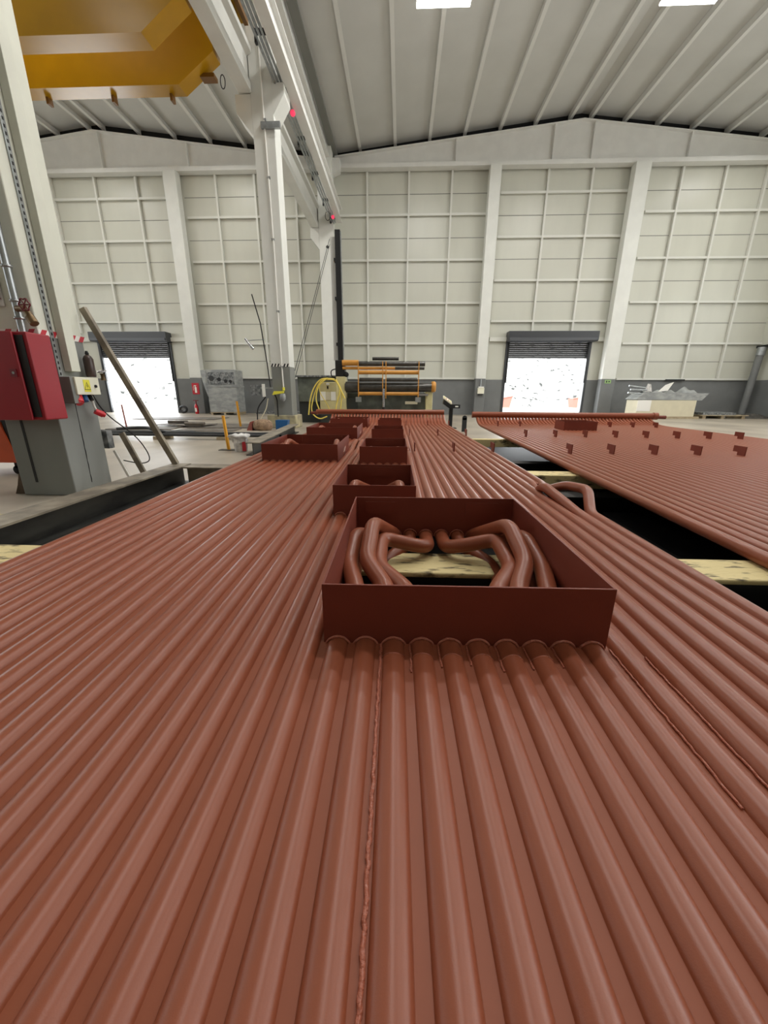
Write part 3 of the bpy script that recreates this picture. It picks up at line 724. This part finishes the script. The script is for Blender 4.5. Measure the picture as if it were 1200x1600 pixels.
# left of the column: orange cart, slab
t = empty('tool_cart', (-5.52, 5.3, 0), 'orange-red cart on castors at the left edge behind the nearest column', 'cart')
m = MB(); m.prism([(-.55, .18), (.30, .18), (.18, .72), (-.55, .72)], 'y', -.3, .3); m.build('body', 'orange_red', t, bevel=.01)
m = MB(); m.box(.2, .42, -.28, .28, .22, .80)
for i in range(6): m.box(.42, .45, -.28, .28, .26+i*.09, .30+i*.09)
m.build('rack', 'paint_black', t)
MB().box(-.6, .5, -.34, .34, .80, .90).build('tray', 'stuff_grey', t)
MB().tube([(-.3, -.31, .2), (.05, -.31, .66)], .015, 8).build('side_strut', 'paint_black', t)
for x in (-.3, .15):
    m = MB(); m.box(x-.02, x+.02, -.2, -.16, .08, .18); m.lathe((x, -.2, .06), [(.02, 0), (.06, .0), (.06, .035), (.02, .035)], 16, axis='y'); m.build('castor', 'rubber_black', t)
tag(MB().box(-4.6, -3.15, 2.75, 3.15, 0, .06).build('concrete_slab', 'pedestal_concrete', bevel=.015), 'pale flat concrete slab on the floor at the left edge beside the long beam', 'slab')
m = MB(); m.prism([(-4.36, 0), (-4.212, 0), (-4.212, .2), (-4.26, .24), (-4.31, .1)], 'y', 4.05, 4.4); tag(m.build('brick_rubble', 'rubble_brown', bevel=.02), 'rough brown masonry lump at the left foot of the nearest column', 'rubble')

# ------------------------------------------------------------------ things on the floor, left
def post(x, y, h, r, m_, label, lean=0, sq=True):
    t = empty('marker_post', (x, y, 0), label, 'post')
    m = MB(); m.tube([(0, 0, .01), (lean, 0, h)], r, 4 if sq else 10); m.build('post', m_, t)
    MB().box(-.18, .18, -.08, .08, 0, .012).build('foot_plate', 'mill_steel', t)
post(-3.49, 7.7, .68, .035, 'post_yellow', 'yellow-orange marker post standing left of the white sack bucket', -.04)
post(-5.5, 13.25, .85, .04, 'post_yellow', 'farther yellow-orange marker post in front of the wrapped cabinet', -.05)
post(-9.0, 12.5, .74, .022, 'post_red', 'thin reddish marker post in front of the left loading door', -.03, False)
t = empty('bucket', (-3.17, 7.55, 0), 'white bucket with a crumpled sack over its rim on the floor by the yellow post', 'bucket')
MB().lathe((0, 0, 0), [(.12, 0), (.13, .15), (.14, .30)], 20).build('bucket_body', 'sack_white', t)
m = MB(); prof = []
rr = []
seg = 28; vs = []
for j, (r_, h_) in enumerate([(.0, .315), (.10, .34), (.17, .325), (.20, .30), (.15, .26), (.145, .18)]):
    for i in range(seg):
        q = 2*PI*i/seg; f_ = 1+.16*math.sin(3*q+j)+.08*math.sin(7*q); vs.append((r_*f_*math.cos(q), r_*f_*math.sin(q), h_+.012*math.sin(5*q)))
m.add(vs, [(j*seg+i, j*seg+(i+1) % seg, (j+1)*seg+(i+1) % seg, (j+1)*seg+i) for j in range(5) for i in range(seg)], 0, True)
m.build('sack', 'sack_white', t); MB().box(.08, .15, -.13, -.11, .02, .2).build('red_print', 'tape_red', t)
# pipe bundle
for i, (y, z, x0, x1, r_) in enumerate([(9.62, .14, -9.5, -3.0, .045), (9.75, .15, -8.9, -5.2, .05), (9.5, .11, -7.6, -2.9, .035)]):
    lab = ['longest dark steel pipe of the bundle lying across the left floor', 'thick rear dark pipe of the bundle lying across the left floor', 'thin front dark pipe of the bundle lying across the left floor'][i]
    tag(MB().tube([(x0, y, z), (x1, y-.1, z)], r_, 14).build('steel_pipe', 'pipe_dark'), lab, 'pipe', 'dark pipes lying across the left floor')
for x, lab in ((-6.0, 'left wooden block under the dark pipe bundle'), (-4.4, 'right wooden block under the dark pipe bundle')):
    tag(MB().box(x-.12, x+.12, 9.35, 9.85, 0, .075).build('wood_block', 'pallet_wood', bevel=.006), lab, 'wood block', 'blocks under the pipes')
tag(MB().tube(fillet([(-7.1, 9.5, .24), (-6.4, 9.6, .28), (-6.1, 9.45, .22), (-5.7, 9.7, .12)], .2), .035, 10).build('bent_pipe', 'pipe_dark'), 'short bent dark pipe lying on top of the pipe bundle', 'pipe')
# steel plates
def sheet(cx, cy, sx, sy, rz, z, label, m_='plate_dark'):
    c_, s_ = math.cos(rz), math.sin(rz)
    tag(MB().obox((cx, cy, z+.012), (sx*c_, sx*s_, 0), (-sy*s_, sy*c_, 0), (0, 0, .011)).build('sheet_metal', m_), label, 'steel sheet', 'steel sheets on the left floor')
sheet(-8.3, 12.5, 1.0, .55, .1, .0, 'dark steel sheet on the floor left of centre, behind the pipe bundle')
sheet(-7.5, 13.4, .9, .5, -.15, .05, 'steel sheet lying skewed on the stack by the left loading door')
sheet(-5.9, 13.6, 1.2, .9, .05, .0, 'broad dark steel sheet on the floor behind the far yellow post')
sheet(-6.0, 11.95, .9, .42, .1, .0, 'small dark steel sheet in front of the broad one on the left floor')
sheet(-7.4, 11.4, .7, .25, .02, .0, 'narrow grey steel strip just behind the dark pipe bundle')
sheet(-9.9, 17.5, 1.8, .8, .02, .0, 'far thin steel sheet on the floor in front of the wrapped cabinet')
for x, y, rz, lab in ((-7.9, 13.6, .3, 'rolled dark offcut lying on the steel sheets by the left door'), (-6.9, 12.9, -.2, 'small dark offcut on the edge of the steel sheets')):
    tag(MB().tube([(x-.35*math.cos(rz), y, .13), (x+.35*math.cos(rz), y+.2*rz, .13)], .055, 10).build('steel_offcut', 'plate_dark'), lab, 'offcut')
# wrapped cabinet
t = empty('wrapped_cabinet', (-9.42, 21.3, 0), 'tall grey cabinet in clear film on a pallet against the far wall', 'cabinet')
m = MB(); m.box(-.78, .78, -.5, .5, .14, 2.28); m.build('cabinet_body', 'film_wrap', t, bevel=.03)
m = MB(); m.box(-.72, .70, -.52, -.5, 1.55, 2.15); m.build('window', 'stuff_grey', t)
for x, z, r_ in ((-.5, 1.85, .14), (-.1, 1.8, .1), (.25, 1.72, .09), (.5, 1.7, .08)): MB().lathe((x, -.53, z), [(r_, 0), (r_, .02)], 14, axis='y').build('dial', 'paint_black' if r_ < .12 else 'pipe_dark', t)
m = MB(); m.box(-.8, .8, -.52, .5, 1.42, 1.5); m.build('ledge', 'film_wrap', t)
m = MB(); vs = [(-1.08, -.45, 2.25), (-.78, -.5, 2.26), (-.78, -.5, .9), (-.9, -.5, 1.3), (-1.02, -.45, 1.7)]
m.add(vs+[(x, y+.02, z) for x, y, z in vs], [(0, 1, 2, 3, 4), (9, 8, 7, 6, 5)]); m.build('loose_film', 'film_wrap', t)
m = MB()
for x in (-.7, 0, .7): m.box(x-.05, x+.05, -.5, .5, 0, .11)
m.box(-.8, .8, -.5, .5, .11, .14); m.build('pallet', 'pallet_wood', t)
# extinguisher etc.
t = empty('fire_extinguisher', (-11.42, 21.75, -.08), 'red fire extinguisher on its stand at the foot of the left wall column', 'extinguisher')
m = MB(); m.lathe((0, 0, .08), [(.08, 0), (.10, .02), (.10, .42), (.06, .5), (.03, .54)], 18); m.build('cylinder', 'plastic_red', t)
MB().box(-.05, .05, -.108, -.1, .2, .4).build('label', 'paper_white', t)
m = MB(); m.tube([(0, 0, .6), (0, 0, .78)], .03, 10); m.box(-.14, .14, -.03, .03, .78, .82); m.build('handle', 'wheel_red', t)
MB().tube(fillet([(.02, -.05, .62), (.14, -.08, .5), (.13, -.06, .25)], .1), .015, 8).build('hose', 'paint_black', t)
t = empty('extinguisher_sign', (-11.58, 22.24, 1.35), 'small red and white extinguisher sign on the left wall column', 'sign')
MB().box(-.2, .2, -.012, 0, -.3, .3).build('plate', 'tape_red', t)
m = MB(); m.box(-.06, .06, -.016, -.012, -.22, .08); m.box(-.02, .02, -.016, -.012, .08, .14); m.box(-.09, .05, -.016, -.012, .14, .18); m.tube([(-.02, -.016, .16), (-.12, -.016, .1), (-.13, -.016, -.1)], .012, 6); m.build('pictogram', 'paper_white', t)
tag(MB().lathe((-10.72, 22.2, 0), [(.14, 0), (.17, .75), (.18, .78)], 18).build('waste_bin', 'band_grey'), 'small grey bin between the left wall column and the wrapped cabinet', 'bin')
tag(MB().tube([Vector((-12.5+.2*math.cos(q), 22.3, .22+.15*math.sin(q))) for q in [i*2*PI/18 for i in range(18)]], .07, 8, closed=True).build('coiled_hose', 'pipe_dark'), 'dark coil lying on the floor beside the left loading door', 'coil')
tag(MB().box(-8.2, -5.0, 22.1, 22.6, 0, .14).build('long_plank', 'stuff_grey'), 'long low grey bundle on the floor along the far wall by the wrapped cabinet', 'plank')

# things on and at the middle column
t = empty('rotating_lamp', (-3.97, 12.93, 1.08), 'yellow hood with clear glass hanging on the middle crane column', 'lamp')
m = MB(); m.prism([(-.2, -.02), (.16, .04), (.17, .1), (-.13, .1)], 'y', -.14, .0); m.build('hood', 'label_yellow', t, bevel=.01)
MB().lathe((.12, -.06, -.22), [(.03, 0), (.09, .06), (.10, .16), (.08, .24)], 16).build('glass', 'film_wrap', t)
MB().tube(fillet([(-.15, -.04, 0), (-.08, -.04, -.15), (-.08, -.04, -.7)], .1), .022, 8).build('cable', 'rubber_black', t)
t = empty('outlet_box', (-4.62, 12.95, 1.2), 'grey socket panel on a bracket beside the middle crane column', 'socket box')
MB().box(-.28, .02, -.05, .05, -.15, .17).build('box', 'stuff_grey', t); MB().box(.02, .44, 0, .04, .05, .1).build('bracket', 'galvanised', t)
MB().box(.1, .18, -.06, .02, -.2, .2).build('plug', 'paper_white', t)
tag(MB().tube(fillet([(-4.42, 12.9, 1.0), (-4.72, 12.85, .65), (-4.72, 12.8, .3), (-4.7, 12.7, .05)], .25, 8), .02, 8).build('black_cable', 'rubber_black'), 'black cable bulging out left of the middle crane column', 'cable')
tag(MB().tube(fillet([(-4.35, 12.9, .95), (-4.42, 12.85, .6), (-4.62, 12.8, .3), (-4.66, 12.7, .05)], .25, 8), .018, 8).build('pale_cable', 'crate_cream'), 'pale cable dropping beside the black one at the middle crane column', 'cable')
tag(MB().tube([(-4.62, 12.97, 4.0), (-4.42, 12.95, 3.2), (-4.3, 12.95, 2.0), (-4.25, 12.93, 1.3)], .018, 8).build('feed_cable', 'rubber_black'), 'thin dark cable running down the left edge of the middle crane column', 'cable')
t = empty('work_lamp', (-4.95, 12.95, 2.75), 'small chrome work lamp on an arm left of the middle crane column', 'lamp')
MB().tube([(0, 0, 0), (.24, 0, -.3)], [.03, .05], 12).build('head', 'chrome', t); MB().tube([(.1, 0, -.05), (.62, 0, -.02)], .014, 8).build('arm', 'galvanised', t)
t = empty('blue_container', (-3.78, 12.45, 0), 'small bright blue plastic container at the foot of the middle crane column', 'container')
m = MB(); m.prism([(-.2, 0), (.14, 0), (.2, .3), (-.2, .3)], 'y', -.12, .12); m.build('container_body', 'plastic_blue', t, bevel=.02)
t = empty('brown_sack', (-4.35, 12.2, 0), 'brown half-open sack on the floor in front of the middle crane column', 'sack')
m = MB(); m.lathe((0, 0, 0), [(.24, 0), (.31, .08), (.3, .22), (.22, .30), (.1, .33)], 18); m.build('sack_body', 'sack_brown', t)
MB().prism([(-.45, 0), (-.28, 0), (-.26, .28), (-.33, .25)], 'y', -.2, .1).build('flap', 'post_red', t)

# ------------------------------------------------------------------ plate rolling machine beyond the header
t = empty('plate_rolling_machine', (-.8, 15.3, 0), 'large plate rolling machine with orange roller rack behind the main panel header', 'machine')
OX, OY = .8, -15.3
def L_(m, nm, mt, par=None, bevel=0): return m.build(nm, mt, par or t, bevel)
def bx(x0, x1, y0, y1, z0, z1): return MB().box(x0+OX, x1+OX, y0+OY, y1+OY, z0, z1)
L_(bx(-4.05, -2.2, 15.6, 16.6, .8, 1.72), 'left_housing', 'machine_green', bevel=.02)
L_(bx(-4.05, -2.2, 15.7, 16.5, 0, .8), 'dark_base', 'machine_dark')
L_(bx(-4.1, -2.2, 15.5, 16.6, 1.72, 1.78), 'housing_cap', 'stuff_grey')
L_(bx(-2.2, 1.15, 15.5, 16.4, .0, 1.15), 'bed', 'machine_green', bevel=.02)
L_(bx(-2.2, -1.7, 15.3, 15.5, .45, .95), 'gear_cover', 'machine_dark')
L_(bx(.92, 1.18, 15.2, 16.4, 0, 1.2), 'right_stand', 'cream_paint', bevel=.02)
L_(bx(-2.45, -2.1, 15.05, 15.6, .2, 1.72), 'left_stand', 'cream_paint', bevel=.02)
cabm = bx(-3.05, -2.4, 14.9, 15.5, .5, 1.52); cab_ = L_(cabm, 'control_cabinet', 'cream_paint', bevel=.015)
L_(bx(-3.03, -2.83, 14.885, 14.9, .87, 1.18), 'notice', 'paper_white', cab_); L_(bx(-2.63, -2.45, 14.885, 14.9, .87, 1.18), 'notice', 'paper_white', cab_)
L_(bx(-2.82, -2.65, 14.885, 14.9, .88, 1.17), 'notice', 'crate_cream', cab_); L_(bx(-2.77, -2.71, 14.88, 14.9, 1.28, 1.38), 'switch', 'paint_black', cab_); L_(bx(-2.79, -2.68, 14.885, 14.9, 1.42, 1.49), 'warning_label', 'paper_white', cab_)
L_(bx(-3.05, -2.4, 14.9, 15.5, 0, .5), 'cabinet_plinth', 'machine_dark')
def roll(x0, x1, y, z, r_, mt, nm='roller'): L_(MB().tube([(x0+OX, y+OY, z), (x1+OX, y+OY, z)], r_, 22), nm, mt)
roll(-1.62, 1.14, 15.25, 1.35, .165, 'roller_steel', 'bending_roll')
roll(-2.12, -1.62, 15.2, 1.35, .2, 'roller_steel', 'bending_roll')
L_(MB().lathe((1.12+OX, 15.2+OY, 1.37), [(.08, 0), (.19, .0), (.2, .1), (.16, .16), (.05, .16)], 20, axis='x'), 'end_disc', 'machine_orange')
# orange rack
roll(-2.2, -1.6, 15.1, 2.2, .1, 'machine_orange', 'arm_tube'); roll(-2.2, -.2, 15.12, 2.02, .05, 'machine_orange', 'arm_tube')
roll(-1.6, .85, 15.15, 2.17, .08, 'roller_steel'); roll(-.25, .83, 15.12, 2.02, .055, 'roller_steel')
roll(-1.6, .63, 15.05, 1.87, .07, 'machine_orange', 'rack_tube'); roll(-1.57, -.72, 15.05, 1.62, .065, 'roller_steel'); roll(-.56, .58, 15.05, 1.62, .065, 'roller_steel')
roll(-1.6, .65, 15.0, 1.12, .06, 'machine_orange', 'rack_tube'); roll(-1.1, -.12, 15.3, 2.36, .06, 'roller_steel')
for x in (-1.6, -.7, -.58, .62): L_(bx(x-.016, x+.016, 14.93, 14.99, .95, 2.25), 'rack_upright', 'machine_orange')
L_(MB().tube([(-.66+OX, 14.9+OY, .62), (-.66+OX, 14.9+OY, 1.3)], .045, 14), 'hydraulic_ram', 'chrome')
L_(MB().tube([(-.66+OX, 14.9+OY, .3), (-.66+OX, 14.9+OY, .64)], .065, 14), 'ram_base', 'paint_black')
for x in (-1.6, .62): L_(bx(x-.1, x+.1, 14.85, 15.0, .82, 1.0), 'swivel_joint', 'galvanised')
L_(bx(.15, .62, 15.3, 15.49, .74, .84), 'name_plate', 'crate_cream')
L_(bx(.6, 1.0, 15.1, 15.3, 1.05, 1.12), 'chrome_stop', 'chrome')
# black mast
t2 = empty('support_mast', (-2.28, 15.3, 1.7), 'tall black square mast with cables rising above the rolling machine cabinet', 'mast')
MB().box(-.09, .09, -.09, .09, .5, 4.75).build('mast', 'paint_black', t2)
MB().box(.09, .12, -.05, .05, .5, 4.7).build('side_rail', 'galvanised', t2)
MB().box(-.2, .16, -.15, .2, .02, .6).build('gearbox', 'paint_black', t2, bevel=.02)
MB().box(-.28, -.12, .1, .2, .6, 4.6).build('cable_carrier', 'roof_panel', t2)
MB().tube(fillet([(-.16, -.1, .3), (-.38, -.1, .25), (-.36, -.1, .02), (-.2, -.1, .0)], .12), .02, 8).build('cable_loop', 'rubber_black', t2)
MB().lathe((.2, -.1, .1), [(.02, -.05), (.09, -.05), (.09, .08), (.02, .08)], 14, axis='y').build('motor_end', 'paint_black', t2)
for z in (1.1, 2.6, 3.8): MB().box(-.14, -.08, -.12, .1, z, z+.1).build('clip', 'paint_black', t2)
# yellow hoses
def hose(pts, r_, label, nm='yellow_hose'):
    tag(MB().tube(fillet(pts, .35, 8), r_, 8).build(nm, 'hose_yellow'), label, 'hose', 'yellow hoses over the machine cabinet')
hose([(-2.45, 14.75, 1.62), (-3.0, 14.75, 1.66), (-3.35, 14.7, 1.1), (-3.45, 14.65, .35)], .024, 'outermost yellow hose looping down left of the machine cabinet')
hose([(-2.5, 14.72, 1.6), (-2.95, 14.72, 1.62), (-3.22, 14.7, 1.1), (-3.38, 14.65, .45), (-3.05, 14.6, .18), (-2.75, 14.6, .3)], .022, 'yellow hose curling back under the header end left of the machine cabinet')
hose([(-2.7, 14.7, 1.66), (-3.05, 14.68, 1.4), (-3.18, 14.66, .9), (-3.0, 14.62, .45)], .022, 'inner yellow hose close to the left side of the machine cabinet')
hose([(-2.95, 14.7, 1.55), (-3.05, 14.7, 1.2), (-2.75, 14.7, .75), (-2.62, 14.68, .45)], .014, 'thin yellow hose crossing the front of the machine cabinet')
hose([(-2.75, 14.74, 1.64), (-2.4, 14.74, 1.6), (-2.2, 14.7, 1.2), (-2.08, 14.66, .95)], .026, 'thick yellow hose hanging right of the machine cabinet, ending at the roller')
hose([(-2.42, 14.72, 1.6), (-2.22, 14.7, 1.25), (-2.38, 14.66, .8), (-2.45, 14.64, .4)], .022, 'yellow hose bending back towards the right edge of the machine cabinet')
hose([(-2.4, 14.76, 1.62), (-2.18, 14.74, 1.2), (-2.22, 14.72, .8), (-2.28, 14.7, .4)], .02, 'yellow hose hanging straight down right of the machine cabinet')
# control console
t = empty('control_console', (1.68, 13.5, 0), 'black pedestal control console with small coloured buttons right of the main panel header', 'console')
MB().box(-.06, .06, -.06, .06, 0, .68).build('pedestal', 'paint_black', t)
MB().box(-.2, .2, -.2, .2, 0, .02).build('foot', 'paint_black', t)
m = MB(); m.prism([(-.28, .80), (-.08, .66), (.28, .66), (.28, .78), (-.05, .79), (-.26, .95)], 'y', -.15, .15); m.build('desk', 'paint_black', t)
m = MB(); m.obox((-.14, -.05, .93), (.14, 0, -.09), (0, .1, .04), (.01, 0, .015)); m.build('button_plate', 'crate_cream', t)
for i in range(8): MB().lathe((-.24+.065*(i % 4), -.1+.08*(i//4), 1.0-.045*(i % 4)), [(.018, 0), (.018, .02)], 8).build('button', 'plastic_red' if i % 3 else 'label_yellow', t)
MB().box(.12, .22, -.153, -.15, .70, .74).build('maker_plate', 'paper_white', t)
t = empty('bollard', (1.95, 12.2, 0), 'slim dark round-topped bollard just right of the console', 'post')
m = MB(); m.box(-.07, .07, -.02, .02, 0, .42); m.tube([(0, -.02, .42), (0, .02, .42)], .07, 18); m.build('post', 'pipe_dark', t)
# switch on wall column, green exit plate
t = empty('wall_switch_box', (4.32, 22.2, 1.3), 'small cream switch box with conduit on the wall column left of the right loading door', 'switch box')
MB().box(-.17, .17, -.1, .05, -.15, .16).build('box', 'box_cream', t); MB().box(-.15, .14, -.13, -.1, .16, .22).build('lid', 'paper_white', t)
MB().tube([(-.02, -.02, .2), (-.02, -.02, .6)], .025, 8).build('conduit', 'galvanised', t); MB().box(-.15, .12, -.09, -.02, -.22, -.16).build('socket', 'paint_black', t)
t = empty('exit_plate', (11.05, 22.24, 1.80), 'tiny pale green escape sign on the wall column right of the right loading door', 'sign')
MB().box(-.16, .16, -.012, 0, -.09, .09).build('plate', 'green_sign', t)
m = MB(); m.box(-.1, -.04, -.016, -.012, -.05, .05); m.box(.02, .1, -.016, -.012, -.03, .03); m.build('pictogram', 'machine_dark', t)
tag(MB().box(14.35, 15.35, YW-.2, YW-.04, 1.88, 1.95).build('black_ledge', 'paint_black'), 'short black bar on top of the grey dado right of the right loading door', 'bar')

# right side: crate with wrapped goods, pallet, tarp, drain pipe
t = empty('wooden_crate', (13.2, 20.8, 0), 'long cream crate on a pallet against the grey far wall', 'crate')
m = MB(); m.box(-1.5, 1.32, -.5, .5, .1, .88); m.build('crate_body', 'crate_cream', t, bevel=.01)
MB().box(-1.5, -.85, -.515, -.5, .35, .88).build('white_sheet', 'paper_white', t)
MB().box(-1.55, 1.6, -.5, .5, 0, .1).build('pallet', 'pallet_wood', t)
t = empty('wrapped_goods', (13.25, 20.8, .88), 'film-wrapped flat grey goods stacked on top of the long cream crate', 'package')
m = MB(); m.prism([(-1.65, .04), (1.5, 0), (1.78, .34), (-1.3, .36)], 'y', -.5, .5); m.build('slab', 'film_wrap', t)
m = MB(); vs = []; n_ = 30
for i in range(n_):
    x = -1.2+2.5*i/(n_-1); h_ = .42+.08*math.sin(i*.9)+(.18 if i > 20 else 0)*math.sin((i-20)/9*PI)
    vs += [(x, -.4, .33), (x, -.1, h_), (x, .4, .33)]
m.add(vs, [(3*i+a, 3*i+a+1, 3*i+a+4, 3*i+a+3) for i in range(n_-1) for a in (0, 1)], 0, True); m.build('crumpled_film', 'film_wrap', t)
for x0, x1, z0, z1 in ((-2.0, -1.2, .68, .58), (-1.9, -1.1, .5, .48), (-2.0, -1.3, .35, .3)): MB().tube([(x0, -.3, z0), (x1, -.3, z1)], .04, 8).build('protruding_tube', 'galvanised', t)
m = MB(); m.prism([(-.55, .4), (-.1, .45), (.12, .85), (-.05, .8), (-.25, .72)], 'y', -.3, -.27); m.build('white_flap', 'paper_white', t)
m = MB(); m.prism([(-1.2, .4), (-.85, .4), (-.95, .75), (-1.1, .78)], 'y', -.3, -.27); m.build('white_flap', 'sack_white', t)
t = empty('pallet', (16.2, 21.0, 0), 'empty low wooden pallet with boards right of the long crate', 'pallet')
for x in (-1.0, -.1, .9): MB().box(x-.08, x+.08, -.5, .5, 0, .14).build('bearer', 'pallet_wood', t)
m = MB(); m.box(-1.2, 1.1, -.55, -.3, .14, .18); m.box(-1.2, 1.1, -.1, .1, .14, .18); m.box(-1.2, 1.1, .3, .55, .14, .18); m.build('deck', 'pallet_wood', t)
MB().box(-1.1, .5, -.5, .5, .18, .30).build('boards', 'stuff_grey', t)
m = MB(); vs = []; nx, ny = 20, 8
for j in range(ny+1):
    for i in range(nx+1):
        a_, b_ = i/nx, j/ny; h_ = math.sin(PI*a_)**.6*math.sin(PI*b_)**.6*.26*(.7+.3*math.sin(i*1.7+j))
        vs.append((17.3+1.5*a_, 20.7+1.0*b_, max(0, h_)+.002))
m.add(vs, [(j*(nx+1)+i, j*(nx+1)+i+1, (j+1)*(nx+1)+i+1, (j+1)*(nx+1)+i) for j in range(ny) for i in range(nx)], 0, True)
tag(m.build('tarpaulin', 'tarp_dark'), 'low dark crumpled tarpaulin on the floor in the far right corner', 'tarpaulin')
t = empty('drain_pipe', (18.35, 22.2, 0), 'grey drain pipe standing in the far right corner', 'pipe')
MB().tube([(0, 0, 0), (.15, 0, 3.1)], .16, 18).build('pipe', 'band_grey', t); MB().tube([(.15, 0, 3.1), (.18, 0, 3.5)], .19, 18).build('socket', 'galvanised', t)
tag(MB().box(18.62, 18.9, 20.0, 22.7, 3.5, 3.62).build('black_bracket', 'paint_black'), 'black steel arm on the right wall above the drain pipe', 'bracket')
tag(MB().box(18.75, 18.93, 15.0, 20.6, 0, 3.4).build('white_panel', 'paper_white'), 'white panel leaning on the right wall at the right edge', 'panel')
